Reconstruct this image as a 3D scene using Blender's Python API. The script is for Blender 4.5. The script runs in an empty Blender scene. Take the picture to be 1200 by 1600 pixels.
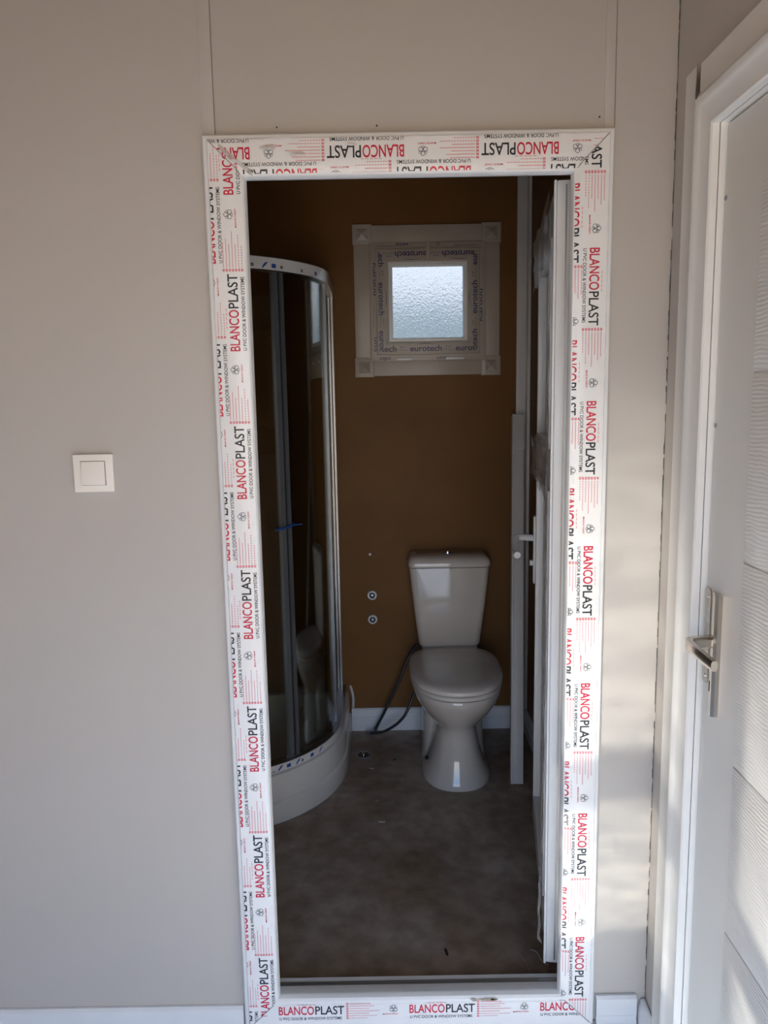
import bpy, bmesh, math, random
from mathutils import Vector, Matrix
random.seed(7)
SC = bpy.context.scene
COL = SC.collection

# ------------------------------------------------------------------ camera
def cam_axes(p, yaw, roll):
    cp, sp, cy, sy = math.cos(p), math.sin(p), math.cos(yaw), math.sin(yaw)
    f = Vector((sy*cp, cy*cp, -sp)); r = Vector((cy, -sy, 0)); u = r.cross(f)
    cr, sr = math.cos(roll), math.sin(roll)
    return r*cr+u*sr, -r*sr+u*cr, f
r_, u_, f_ = cam_axes(.147, -.0005, -.018)
cd = bpy.data.cameras.new('camera'); cam = bpy.data.objects.new('camera', cd); COL.objects.link(cam)
cd.sensor_fit = 'HORIZONTAL'; cd.sensor_width = 36; cd.lens = 36.0; cd.clip_start = .02
cam.matrix_world = Matrix(((r_.x, u_.x, -f_.x, .3535), (r_.y, u_.y, -f_.y, -1.65), (r_.z, u_.z, -f_.z, 1.4878), (0, 0, 0, 1)))
SC.camera = cam

# ------------------------------------------------------------------ world, light, exposure
SC.view_settings.view_transform = 'Standard'; SC.view_settings.look = 'None'
SC.view_settings.gamma = 1; SC.view_settings.use_curve_mapping = False
SC.view_settings.exposure = 0.07
SKY, SUN_E = 4.8, 11.8
W = bpy.data.worlds.new('sky'); SC.world = W; W.use_nodes = True
nt = W.node_tree; nt.nodes.clear()
wo = nt.nodes.new('ShaderNodeOutputWorld'); bg = nt.nodes.new('ShaderNodeBackground')
tc = nt.nodes.new('ShaderNodeTexCoord'); sx = nt.nodes.new('ShaderNodeSeparateXYZ'); rp = nt.nodes.new('ShaderNodeValToRGB')
nt.links.new(tc.outputs['Generated'], sx.inputs[0]); nt.links.new(sx.outputs['Z'], rp.inputs[0])
rp.color_ramp.elements[0].position = 0; rp.color_ramp.elements[0].color = (.93, .89, .84, 1)
rp.color_ramp.elements[1].position = .32; rp.color_ramp.elements[1].color = (.35, .58, 1.0, 1)
nt.links.new(rp.outputs[0], bg.inputs[0]); nt.links.new(bg.outputs[0], wo.inputs[0]); bg.inputs[1].default_value = SKY

# the sun behind the camera, shining through the open entrance onto the floor
sd_ = bpy.data.lights.new('sun', 'SUN'); sd_.energy = SUN_E; sd_.angle = .01; sd_.color = (1.0, .86, .69)
so_ = bpy.data.objects.new('sun', sd_); COL.objects.link(so_)
so_.rotation_euler = Vector((-.36, -1, .97)).to_track_quat('Z', 'Y').to_euler()
# portal over the open entrance (guides the sky light, emits nothing)
ld = bpy.data.lights.new('entrance_portal', 'AREA'); ld.shape = 'RECTANGLE'; ld.size = 1.25; ld.size_y = 2.06
lo = bpy.data.objects.new('entrance_portal', ld); COL.objects.link(lo)
lo.location = (.325, -2.29, .97); lo.rotation_euler = (math.radians(90), 0, 0); ld.cycles.is_portal = True

# added lamp imitating sun off the glossy floor, ripples and glazing-bar shadow patterned in
gd = bpy.data.lights.new('sun_glint_standin', 'POINT'); gd.shadow_soft_size = .012; gd.energy = 30; gd.color = (1.0, .97, .88)
go = bpy.data.objects.new('sun_glint_standin', gd); COL.objects.link(go); go.location = (.35, -1.0, .0)
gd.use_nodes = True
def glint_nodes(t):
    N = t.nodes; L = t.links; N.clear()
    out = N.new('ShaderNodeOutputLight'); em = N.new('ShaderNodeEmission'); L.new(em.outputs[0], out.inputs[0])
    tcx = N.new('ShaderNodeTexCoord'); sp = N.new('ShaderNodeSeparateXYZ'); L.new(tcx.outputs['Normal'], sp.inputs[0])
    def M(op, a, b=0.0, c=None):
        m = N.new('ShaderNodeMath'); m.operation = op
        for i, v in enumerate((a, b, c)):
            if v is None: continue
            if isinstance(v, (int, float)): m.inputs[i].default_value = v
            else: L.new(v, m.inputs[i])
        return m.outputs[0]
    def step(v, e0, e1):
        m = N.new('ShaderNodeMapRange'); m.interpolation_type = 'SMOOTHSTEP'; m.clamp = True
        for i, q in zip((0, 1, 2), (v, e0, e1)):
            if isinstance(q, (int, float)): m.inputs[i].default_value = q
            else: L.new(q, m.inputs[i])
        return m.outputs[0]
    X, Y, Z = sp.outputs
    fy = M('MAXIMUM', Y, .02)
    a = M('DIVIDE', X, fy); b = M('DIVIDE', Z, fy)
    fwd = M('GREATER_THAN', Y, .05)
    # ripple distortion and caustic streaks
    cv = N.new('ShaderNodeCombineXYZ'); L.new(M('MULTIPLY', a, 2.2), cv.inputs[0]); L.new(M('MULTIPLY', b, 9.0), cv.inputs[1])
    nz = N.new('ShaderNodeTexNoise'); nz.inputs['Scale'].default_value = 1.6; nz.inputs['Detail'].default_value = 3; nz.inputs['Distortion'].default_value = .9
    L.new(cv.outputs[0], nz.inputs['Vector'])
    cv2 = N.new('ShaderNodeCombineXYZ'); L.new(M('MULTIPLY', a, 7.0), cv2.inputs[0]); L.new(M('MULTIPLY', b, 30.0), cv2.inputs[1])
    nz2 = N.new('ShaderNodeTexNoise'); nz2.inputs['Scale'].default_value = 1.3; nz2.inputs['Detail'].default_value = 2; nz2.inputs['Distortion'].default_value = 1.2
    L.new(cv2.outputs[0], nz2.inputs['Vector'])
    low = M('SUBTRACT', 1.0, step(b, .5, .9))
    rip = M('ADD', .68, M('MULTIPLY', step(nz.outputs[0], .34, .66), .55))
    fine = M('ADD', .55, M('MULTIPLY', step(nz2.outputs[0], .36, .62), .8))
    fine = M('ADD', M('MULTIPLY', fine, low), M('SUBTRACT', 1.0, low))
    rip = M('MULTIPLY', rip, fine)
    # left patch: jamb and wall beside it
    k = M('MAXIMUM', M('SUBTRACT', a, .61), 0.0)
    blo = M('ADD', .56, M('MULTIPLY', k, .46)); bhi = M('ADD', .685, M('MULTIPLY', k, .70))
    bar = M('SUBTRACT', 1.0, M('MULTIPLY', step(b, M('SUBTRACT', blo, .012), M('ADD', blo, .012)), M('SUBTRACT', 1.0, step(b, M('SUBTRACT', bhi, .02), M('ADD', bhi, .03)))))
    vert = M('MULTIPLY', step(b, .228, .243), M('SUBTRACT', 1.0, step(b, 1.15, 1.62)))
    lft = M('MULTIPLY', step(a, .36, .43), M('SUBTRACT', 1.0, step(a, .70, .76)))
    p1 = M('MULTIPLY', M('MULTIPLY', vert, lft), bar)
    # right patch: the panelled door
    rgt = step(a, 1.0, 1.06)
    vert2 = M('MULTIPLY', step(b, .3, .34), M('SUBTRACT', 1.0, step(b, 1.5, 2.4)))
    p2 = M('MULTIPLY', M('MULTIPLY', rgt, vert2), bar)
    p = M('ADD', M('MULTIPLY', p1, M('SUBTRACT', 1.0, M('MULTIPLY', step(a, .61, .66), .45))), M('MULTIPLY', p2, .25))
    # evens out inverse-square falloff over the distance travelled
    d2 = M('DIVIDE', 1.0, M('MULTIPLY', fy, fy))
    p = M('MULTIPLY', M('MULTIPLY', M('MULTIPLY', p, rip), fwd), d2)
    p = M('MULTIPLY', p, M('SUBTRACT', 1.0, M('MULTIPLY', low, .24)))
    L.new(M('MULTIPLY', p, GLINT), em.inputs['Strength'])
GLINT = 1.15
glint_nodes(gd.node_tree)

# ------------------------------------------------------------------ helpers
def mat(name, col, rough=.5, metal=0, noise=None, bump=None, spec=.5, coat=0, alpha=None):
    """noise=(scale, amount, detail) varies the colour, bump=(scale, strength, distance)"""
    m = bpy.data.materials.new(name); m.use_nodes = True
    n, l = m.node_tree.nodes, m.node_tree.links; b = n['Principled BSDF']
    b.inputs['Base Color'].default_value = (*col, 1); b.inputs['Roughness'].default_value = rough
    b.inputs['Metallic'].default_value = metal; b.inputs['Specular IOR Level'].default_value = spec
    b.inputs['Coat Weight'].default_value = coat
    if alpha is not None: b.inputs['Alpha'].default_value = alpha
    t = n.new('ShaderNodeTexCoord')
    if noise:
        z = n.new('ShaderNodeTexNoise'); z.inputs['Scale'].default_value = noise[0]; z.inputs['Detail'].default_value = noise[2] if len(noise) > 2 else 5
        l.new(t.outputs['Object'], z.inputs['Vector'])
        r = n.new('ShaderNodeValToRGB'); k = noise[1]
        r.color_ramp.elements[0].position = .3; r.color_ramp.elements[1].position = .7
        r.color_ramp.elements[0].color = (*[c*(1-k) for c in col], 1); r.color_ramp.elements[1].color = (*[min(1, c*(1+k)) for c in col], 1)
        l.new(z.outputs[0], r.inputs[0]); l.new(r.outputs[0], b.inputs['Base Color'])
    if bump:
        z = n.new('ShaderNodeTexNoise'); z.inputs['Scale'].default_value = bump[0]; z.inputs['Detail'].default_value = 4
        l.new(t.outputs['Object'], z.inputs['Vector'])
        q = n.new('ShaderNodeBump'); q.inputs['Strength'].default_value = bump[1]; q.inputs['Distance'].default_value = bump[2]
        l.new(z.outputs[0], q.inputs['Height']); l.new(q.outputs[0], b.inputs['Normal'])
    return m

M = {}
M['wall'] = mat('laminate_wall', (.515, .47, .42), .42, noise=(1.2, .02), bump=(40, .05, .002))
M['wallr'] = mat('laminate_wall_right', (.55, .50, .45), .45, bump=(40, .05, .002))
M['wallw'] = mat('laminate_wall_rear', (.66, .57, .47), .45, noise=(1.2, .03))
M['brown'] = mat('brown_board', (.182, .087, .029), .5, spec=.12, noise=(3, .12), bump=(30, .08, .002))
M['ceil'] = mat('ceiling_board', (.33, .235, .15), .6, noise=(2, .03))
M['roomfloor'] = mat('laminate_floor', (.48, .63, .83), .3, noise=(4, .15))
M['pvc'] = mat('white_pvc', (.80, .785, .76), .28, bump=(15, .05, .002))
M['pvc_dim'] = mat('dull_pvc', (.70, .67, .63), .35, noise=(9, .04))  # slightly darker tone of the white PVC
M['trim_w'] = mat('shaded_window_pvc', (.43, .37, .30), .35, noise=(9, .05))  # white PVC with the weak light at the window darkened into its colour
M['film'] = mat('protective_film', (.86, .835, .80), .22, bump=(28, .25, .002))
M['film_clear'] = mat('torn_clear_film', (.72, .66, .60), .2, bump=(90, .6, .004), alpha=.55)
M['red'] = mat('red_print', (.62, .012, .045), .35)
M['pink'] = mat('fine_red_print', (.74, .25, .27), .4)
M['black'] = mat('black_print', (.018, .018, .022), .35)
M['grey_print'] = mat('grey_print', (.16, .17, .17), .4)
M['navy'] = mat('navy_print', (.03, .025, .11), .4)
M['blue'] = mat('blue_print', (.02, .09, .38), .4)
M['ceramic'] = mat('glazed_ceramic', (.64, .575, .50), .08, coat=.5, noise=(7, .03))
M['seat'] = mat('white_seat_plastic', (.72, .65, .57), .25, noise=(9, .06))
M['chrome'] = mat('chrome', (.75, .74, .72), .12, metal=1)
M['alu'] = mat('polished_aluminium', (.36, .34, .32), .3, metal=1)
M['alu_dark'] = mat('grey_aluminium', (.30, .31, .33), .32, metal=.7)
M['nickel'] = mat('brushed_nickel', (.58, .54, .48), .25, metal=1, bump=(120, .05, .001))
M['seal'] = mat('black_rubber', (.02, .02, .02), .6)
M['hose'] = mat('braided_hose', (.045, .05, .06), .35, metal=.3, bump=(300, .4, .001))
M['acrylic'] = mat('white_acrylic', (.76, .73, .68), .22, noise=(5, .04))
M['skirt'] = mat('white_skirting', (.75, .745, .735), .4, noise=(10, .03))
M['door'] = mat('white_door_paint', (.86, .83, .775), .3)
M['switch'] = mat('switch_plastic', (.90, .83, .74), .25)
M['hole'] = mat('dark_recess', (.01, .01, .01), .8)
M['caulk'] = mat('raw_joint', (.09, .085, .08), .8, noise=(60, .5))
M['joint'] = mat('grey_joint', (.24, .215, .19), .7)
M['string'] = mat('blue_cord', (.01, .07, .33), .5)
M['threshold'] = mat('threshold_aluminium', (.36, .35, .33), .35, metal=.6)
M['chip'] = mat('pale_chip', (.42, .36, .28), .7)
M['darkwood'] = mat('dark_sliver', (.025, .018, .012), .7)
M['ground'] = mat('dry_ground', (.54, .37, .21), .9, noise=(.8, .2))
M['outside'] = mat('backdrop_panel', (.22, .31, .38), .7, noise=(.6, .05))  # for the added backdrop wall outside the window
M['brownstain'] = mat('glue_smear', (.36, .29, .2), .6, noise=(150, .3))

def floor_mat():
    m = mat('dirty_brown_floor', (.15, .115, .085), .55)
    n, l = m.node_tree.nodes, m.node_tree.links; b = n['Principled BSDF']
    t = n.new('ShaderNodeTexCoord')
    z1 = n.new('ShaderNodeTexNoise'); z1.inputs['Scale'].default_value = 2.6; z1.inputs['Detail'].default_value = 6; z1.inputs['Roughness'].default_value = .62
    z2 = n.new('ShaderNodeTexNoise'); z2.inputs['Scale'].default_value = 17; z2.inputs['Detail'].default_value = 5
    z3 = n.new('ShaderNodeTexVoronoi'); z3.inputs['Scale'].default_value = 9
    for z in (z1, z2, z3): l.new(t.outputs['Object'], z.inputs['Vector'])
    r = n.new('ShaderNodeValToRGB'); e = r.color_ramp.elements
    e[0].position = .33; e[0].color = (.25, .16, .095, 1); e[1].position = .68; e[1].color = (.47, .39, .32, 1)
    l.new(z1.outputs[0], r.inputs[0])
    mx = n.new('ShaderNodeMix'); mx.data_type = 'RGBA'; mx.blend_type = 'MULTIPLY'
    r2 = n.new('ShaderNodeValToRGB'); r2.color_ramp.elements[0].position = .3; r2.color_ramp.elements[0].color = (.72, .7, .68, 1); r2.color_ramp.elements[1].position = .6; r2.color_ramp.elements[1].color = (1.05, 1.05, 1.05, 1)
    l.new(z2.outputs[0], r2.inputs[0]); mx.inputs['Factor'].default_value = 1
    l.new(r.outputs[0], mx.inputs['A']); l.new(r2.outputs[0], mx.inputs['B'])
    l.new(mx.outputs['Result'], b.inputs['Base Color'])
    q = n.new('ShaderNodeBump'); q.inputs['Strength'].default_value = .15; q.inputs['Distance'].default_value = .002
    l.new(z2.outputs[0], q.inputs['Height']); l.new(q.outputs[0], b.inputs['Normal'])
    return m
M['floor'] = floor_mat()

def grain_mat():
    m = mat('embossed_woodgrain', (.86, .83, .775), .3)
    n, l = m.node_tree.nodes, m.node_tree.links; b = n['Principled BSDF']
    t = n.new('ShaderNodeTexCoord'); mp = n.new('ShaderNodeMapping'); mp.inputs['Scale'].default_value = (1, 1, 1)
    l.new(t.outputs['Object'], mp.inputs[0])
    w = n.new('ShaderNodeTexWave'); w.wave_type = 'BANDS'; w.bands_direction = 'Z'; w.inputs['Scale'].default_value = 44
    w.inputs['Distortion'].default_value = 7; w.inputs['Detail'].default_value = 3; w.inputs['Detail Scale'].default_value = .35
    l.new(mp.outputs[0], w.inputs['Vector'])
    q = n.new('ShaderNodeBump'); q.inputs['Strength'].default_value = .2; q.inputs['Distance'].default_value = .003
    l.new(w.outputs['Fac'], q.inputs['Height']); l.new(q.outputs[0], b.inputs['Normal'])
    return m
M['grain'] = grain_mat()

def glass_mat(name, tint, refl, rough=.02):
    m = bpy.data.materials.new(name); m.use_nodes = True
    n, l = m.node_tree.nodes, m.node_tree.links; n.clear()
    o = n.new('ShaderNodeOutputMaterial'); mx = n.new('ShaderNodeMixShader'); tr = n.new('ShaderNodeBsdfTransparent'); gl = n.new('ShaderNodeBsdfGlossy')
    lw = n.new('ShaderNodeFresnel'); lw.inputs[0].default_value = 1.5
    mu = n.new('ShaderNodeMath'); mu.operation = 'MULTIPLY_ADD'; mu.inputs[1].default_value = .75; mu.inputs[2].default_value = refl
    l.new(lw.outputs[0], mu.inputs[0]); l.new(mu.outputs[0], mx.inputs[0])
    tr.inputs[0].default_value = (*tint, 1); gl.inputs[0].default_value = (.95, .97, 1, 1); gl.inputs[1].default_value = rough
    l.new(tr.outputs[0], mx.inputs[1]); l.new(gl.outputs[0], mx.inputs[2]); l.new(mx.outputs[0], o.inputs[0])
    return m
M['glass'] = glass_mat('shower_glass', (.93, .93, .86), .0)

def frosted(name, col, rough, bump):
    m = bpy.data.materials.new(name); m.use_nodes = True
    n, l = m.node_tree.nodes, m.node_tree.links; b = n['Principled BSDF']
    b.inputs['Base Color'].default_value = (*col, 1); b.inputs['Transmission Weight'].default_value = 1
    b.inputs['Roughness'].default_value = rough; b.inputs['IOR'].default_value = 1.25
    t = n.new('ShaderNodeTexCoord'); z = n.new('ShaderNodeTexNoise'); z.inputs['Scale'].default_value = 130; z.inputs['Detail'].default_value = 2
    l.new(t.outputs['Object'], z.inputs['Vector'])
    q = n.new('ShaderNodeBump'); q.inputs['Strength'].default_value = bump; q.inputs['Distance'].default_value = .004
    l.new(z.outputs[0], q.inputs['Height']); l.new(q.outputs[0], b.inputs['Normal'])
    return m
M['frost'] = frosted('frosted_glass', (.25, .245, .232), .2, .6)
M['frost_door'] = frosted('frosted_door_glass', (.72, .84, .80), .4, .3)

def mesh_obj(name, verts, faces, m, parent=None, smooth=False, bevel=0, seg=2, auto=None):
    me = bpy.data.meshes.new(name); me.from_pydata([tuple(v) for v in verts], [], faces); me.update()
    bm = bmesh.new(); bm.from_mesh(me)
    bmesh.ops.recalc_face_normals(bm, faces=bm.faces[:])
    if bevel:
        es = [e for e in bm.edges if len(e.link_faces) == 2 and e.calc_face_angle(0) > .5]
        bmesh.ops.bevel(bm, geom=es, offset=bevel, segments=seg, profile=.6, affect='EDGES', clamp_overlap=True)
    bm.to_mesh(me); bm.free()
    me.materials.append(M[m])
    if smooth or bevel:
        for p in me.polygons: p.use_smooth = True
        try: me.set_sharp_from_angle(angle=math.radians(auto or 40))
        except Exception: pass
    o = bpy.data.objects.new(name, me); COL.objects.link(o)
    if parent: o.parent = parent
    return o
class G:
    """collects geometry for one mesh"""
    def __init__(s): s.v = []; s.f = []
    def add(s, v, f):
        b = len(s.v); s.v += [tuple(x) for x in v]; s.f += [tuple(i+b for i in q) for q in f]; return s
    def box(s, x0, x1, y0, y1, z0, z1):
        return s.add([(x, y, z) for x in (x0, x1) for y in (y0, y1) for z in (z0, z1)],
                     [(0, 1, 3, 2), (4, 6, 7, 5), (0, 4, 5, 1), (2, 3, 7, 6), (0, 2, 6, 4), (1, 5, 7, 3)])
    def loft(s, rings, cap=True, closed=True):
        n = len(rings[0]); v = [p for r in rings for p in r]; f = []
        for i in range(len(rings)-1):
            for j in range(n if closed else n-1):
                f.append((i*n+j, i*n+(j+1) % n, (i+1)*n+(j+1) % n, (i+1)*n+j))
        if cap: f += [tuple(range(n))[::-1], tuple((len(rings)-1)*n+i for i in range(n))]
        return s.add(v, f)
    def tube(s, pts, r, n=10):
        pts = [Vector(p) for p in pts]; rings = []; a = None
        for i, p in enumerate(pts):
            t = (pts[min(i+1, len(pts)-1)]-pts[max(i-1, 0)]).normalized()
            if a is None: a = t.orthogonal().normalized()
            a = (a-t*a.dot(t)).normalized(); b = t.cross(a)
            rr = r[i] if isinstance(r, (list, tuple)) else r
            rings.append([p+a*rr*math.cos(2*math.pi*k/n)+b*rr*math.sin(2*math.pi*k/n) for k in range(n)])
        return s.loft(rings)
    def cyl(s, c, ax, r, h, n=24):
        c = Vector(c); ax = Vector(ax).normalized(); return s.tube([c, c+ax*h], r, n)
    def out(s, name, m, parent=None, **k): return mesh_obj(name, s.v, s.f, m, parent, **k)
def box(name, x0, x1, y0, y1, z0, z1, m, parent=None, bevel=0, **k): return G().box(x0, x1, y0, y1, z0, z1).out(name, m, parent, bevel=bevel, **k)
def empty(name, loc=(0, 0, 0)):
    o = bpy.data.objects.new(name, None); COL.objects.link(o); o.location = loc; o.empty_display_size = .05; return o
def tag(o, label, cat, group=None, kind=None):
    o['label'] = label; o['category'] = cat
    if group: o['group'] = group
    if kind: o['kind'] = kind
    return o
def rel(o, parent):
    """parent with the parent's own location taken out (meshes are written in world coordinates)"""
    o.parent = parent; o.location = -parent.location; return o
def spline(pts, n=8):
    pts = [Vector(p) for p in pts]; out = []
    for i in range(len(pts)-1):
        p0, p1, p2, p3 = pts[max(i-1, 0)], pts[i], pts[i+1], pts[min(i+2, len(pts)-1)]
        for k in range(n):
            t = k/n; out.append(.5*((2*p1)+(p2-p0)*t+(2*p0-5*p1+4*p2-p3)*t*t+(3*p1-p0-3*p2+p3)*t**3))
    return out+[pts[-1]]

# text as flat geometry in its own plane (built-in font)
_tc = {}
def glyphs(txt, bold):
    k = (txt, bold)
    if k not in _tc:
        c = bpy.data.curves.new('t', 'FONT'); c.body = txt; c.size = 1; c.offset = bold; c.fill_mode = 'FRONT'; c.resolution_u = 4
        o = bpy.data.objects.new('t', c); COL.objects.link(o)
        dg = bpy.context.evaluated_depsgraph_get(); dg.update()
        me = o.evaluated_get(dg).to_mesh()
        v = [tuple(p.co) for p in me.vertices]; f = [tuple(p.vertices) for p in me.polygons]
        o.evaluated_get(dg).to_mesh_clear(); bpy.data.objects.remove(o); bpy.data.curves.remove(c)
        _tc[k] = (v, f)
    return _tc[k]
class Print:
    """flat print in (s, t); s = reading direction, t = up"""
    def __init__(s): s.c = {}
    def g(s, c): return s.c.setdefault(c, G())
    def text(s, c, txt, s0, t0, length, cap, bold=0.0):
        v, f = glyphs(txt, bold)
        x0 = min(p[0] for p in v); x1 = max(p[0] for p in v); H, _ = glyphs('H', bold); y0 = min(p[1] for p in H); y1 = max(p[1] for p in H)
        kx = length/(x1-x0); ky = cap/(y1-y0)
        s.g(c).add([(s0+(p[0]-x0)*kx, t0+(p[1]-y0)*ky, 0) for p in v], f); return s
    def rect(s, c, s0, s1, t0, t1): s.g(c).add([(s0, t0, 0), (s1, t0, 0), (s1, t1, 0), (s0, t1, 0)], [(0, 1, 2, 3)]); return s
    def stroke(s, c, pts, w, closed=False):
        pts = [Vector(p) for p in pts]; n = len(pts); L = []; R = []
        for i, p in enumerate(pts):
            a = pts[(i-1) % n] if closed or i else p; b = pts[(i+1) % n] if closed or i < n-1 else p
            d = (b-a).normalized(); q = Vector((-d.y, d.x))
            ww = w[i] if isinstance(w, list) else w
            L.append((p.x+q.x*ww/2, p.y+q.y*ww/2, 0)); R.append((p.x-q.x*ww/2, p.y-q.y*ww/2, 0))
        s.g(c).add(L+R, [(i, (i+1) % n, n+(i+1) % n, n+i) for i in range(n if closed else n-1)]); return s
    def put(s, fn, names, parent, planes=()):
        for c, g in s.c.items():
            v = [fn(p[0], p[1]) for p in g.v]
            bm = bmesh.new(); vs = [bm.verts.new(p) for p in v]
            for q in g.f:
                try: bm.faces.new([vs[i] for i in q])
                except Exception: pass
            for co, no in planes:
                bmesh.ops.bisect_plane(bm, geom=bm.verts[:]+bm.edges[:]+bm.faces[:], plane_co=co, plane_no=no, clear_outer=True)
            if bm.faces:
                me = bpy.data.meshes.new(names[c]); bm.to_mesh(me); me.materials.append(M[c])
                o = bpy.data.objects.new(names[c], me); COL.objects.link(o); o.parent = parent
            bm.free()
PN = {'red': 'red_lettering', 'black': 'black_lettering', 'pink': 'fine_print', 'grey_print': 'recycling_symbol', 'navy': 'navy_lettering', 'blue': 'blue_print'}

# ================================================================== SETTING
FX, FZ = .83, 2.017          # door frame outer size
RX = .958                    # right wall plane
H = 2.55
# front wall: three panels with joint strips above the door frame
wf = tag(empty('wall_front', (0, 0, 0)), 'pale grey laminate partition wall around the bathroom doorway', 'wall', kind='structure')
box('wall_panel', -1.6, .002, .0, .06, -.06, H, 'wall', wf)
box('wall_panel', .022, .812, .001, .06, FZ-.05, H, 'wall', wf)
box('wall_panel', .830, RX+.002, .001, .06, -.06, H, 'wall', wf)
box('joint_strip', -.002, .024, -.0012, .004, FZ-.03, H, 'wall', wf, bevel=.0015)
box('joint_strip', .812, .832, -.0008, .004, FZ-.03, H, 'wall', wf, bevel=.0015)
box('wall_panel', -1.6, .0, .06, .075, -.02, H, 'brown', wf)
box('wall_panel', .83, .975, .06, .075, -.02, H, 'brown', wf)
box('wall_panel', .0, .83, .06, .075, FZ-.03, H, 'brown', wf)
for x in (.0246, .8326): box('joint_line', x, x+.0009, -.0006, .002, FZ-.03, H, 'joint', wf)
# ragged joint line in the front right corner
g = G(); zz = -.05
while zz < 2.5:
    h = random.uniform(.005, .022); w = random.uniform(-.0016, .0002)
    if random.random() < .9: g.box(RX-.0022-w, RX-.0002, -.0004, .002, zz, zz+h)
    zz += h
g.out('corner_joint', 'caulk', wf)

wr = tag(empty('wall_right', (0, 0, 0)), 'pale wall at the right with the white panelled door in it', 'wall', kind='structure')
box('wall_panel', RX, RX+.09, -.185, .0, -.06, H, 'wallr', wr)
box('wall_panel', RX, RX+.09, -1.14, -.185, 2.03, H, 'wallr', wr)
box('wall_panel', RX, RX+.09, -2.38, -1.14, -.06, H, 'wallr', wr)
tag(box('wall_left', -1.68, -1.6, -2.38, .06, -.06, H, 'wallw'), 'pale laminate wall on the left side of the entrance room', 'wall', kind='structure')
wb = tag(empty('wall_rear', (0, 0, 0)), 'rear wall of the entrance room with its open doorway', 'wall', kind='structure')
box('wall_panel', -1.68, -.30, -2.38, -2.30, -.06, H, 'wallw', wb)
box('wall_panel', .95, RX+.09, -2.38, -2.30, -.06, H, 'wallw', wb)
box('wall_panel', -.30, .95, -2.38, -2.30, 2.0, H, 'wallw', wb)
tag(box('floor', -1.68, RX+.09, -2.38, .0, -.12, -.06, 'roomfloor'), 'pale blue-grey floor of the entrance room before the partition', 'floor', kind='structure')
tag(box('ceiling', -1.68, RX+.12, -2.38, .068, H, H+.08, 'ceil'), 'plain beige ceiling over the entrance room', 'ceiling', kind='structure')
tag(box('ceiling_bathroom', -.75, RX+.12, .068, 1.76, H, H+.08, 'ceil'), 'plain beige ceiling over the bathroom', 'ceiling', kind='structure')
# bathroom
tag(box('floor_bathroom', -.75, 1.05, .0, 1.74, -.12, .0, 'floor'), 'dusty dark brown bathroom floor with stains', 'floor', kind='structure')
wk = tag(empty('wall_back', (0, 0, 0)), 'dark brown bathroom back wall behind the toilet', 'wall', kind='structure')
WX0, WX1, WZ0, WZ1 = .30, .80, 1.635, 2.125
BY = 1.66
box('wall_panel', -.75, WX0, BY, BY+.08, -.02, H, 'brown', wk)
box('wall_panel', WX1, 1.05, BY, BY+.08, -.02, H, 'brown', wk)
box('wall_panel', WX0, WX1, BY, BY+.08, -.02, WZ0, 'brown', wk)
box('wall_panel', WX0, WX1, BY, BY+.08, WZ1, H, 'brown', wk)
tag(box('wall_bathroom_left', -.75, -.66, .075, BY, -.02, H, 'brown'), 'dark brown bathroom wall behind the shower', 'wall', kind='structure')
tag(box('wall_bathroom_right', .975, 1.05, .075, BY, -.02, H, 'brown'), 'dark brown bathroom wall behind the open white door leaf', 'wall', kind='structure')
tag(box('ground', -25, 25, -25, 25, -.5, -.45, 'ground'), 'dry ground outside the cabin', 'ground', kind='structure')
tag(box('wall_backdrop', -4, 6, 6.0, 6.2, -.45, 2.42, 'outside'), 'blue-grey backdrop wall added to darken the lower part of the frosted window', 'wall', kind='structure')  # added wall, gives the frosted pane its darker bluish lower half

# baseboards
def skirting(name, x0, x1, y, d, z0, z1, label, m='skirt', axis='x', kind='structure'):
    prof = [(0, z0), (-.014, z0), (-.014, z0+(z1-z0)*.5), (-.011, z0+(z1-z0)*.53), (-.011, z0+(z1-z0)*.60), (-.0135, z0+(z1-z0)*.64), (-.012, z1-.006), (-.006, z1), (0, z1)]
    if axis == 'x': rings = [[(x, y+p*d, z) for p, z in prof] for x in (x0, x1)]
    else: rings = [[(y+p*d, x, z) for p, z in prof] for x in (x0, x1)]
    o = G().loft(rings).out(name, m); return tag(o, label, 'baseboard', kind=kind)
skirting('baseboard_front_left', -1.6, -.004, -.0005, 1, -.06, .058, 'white skirting board along the wall below the light switch')
skirting('baseboard_front_right', .838, .934, -.0005, 1, -.06, .068, 'short white skirting piece between the printed frame and the corner')
g = G().loft([[(.934+.004, -.002, z0), (RX-.002, -.002, z0), (RX-.002, -.06, z0), (.95, -.062, z0), (.938, -.02, z0)] for z0 in (-.06, .03)] + [[(.945, -.002, .055), (RX-.002, -.002, .057), (RX-.002, -.056, .05), (.952, -.05, .045), (.946, -.02, .05)]])
tag(g.out('baseboard_front_corner', 'skirt', bevel=.003), 'crooked white skirting offcut in the corner beside the door casing', 'baseboard', kind='structure')
tag(box('trim_1', -.005, .842, -.034, -.001, -.06, -.003, 'skirt', bevel=.003), 'white strip on the floor line under the printed door frame', 'trim', kind='structure')
skirting('baseboard_back', .19, .975, BY-.0005, 1, .0, .104, 'white skirting board behind the toilet')
skirting('baseboard_bathroom_right', .80, BY-.015, .9745, 1, .0, .10, 'white skirting board along the bathroom wall by the open door leaf', axis='y')
# bathroom corner trim
tag(G().box(.922, .9745, BY-.012, BY-.0005, .105, H).box(.962, .9745, BY-.05, BY-.012, .105, H).out('trim_2', 'pvc_dim', bevel=.002), 'white vertical corner trim on the brown back wall', 'trim', kind='structure')

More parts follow.
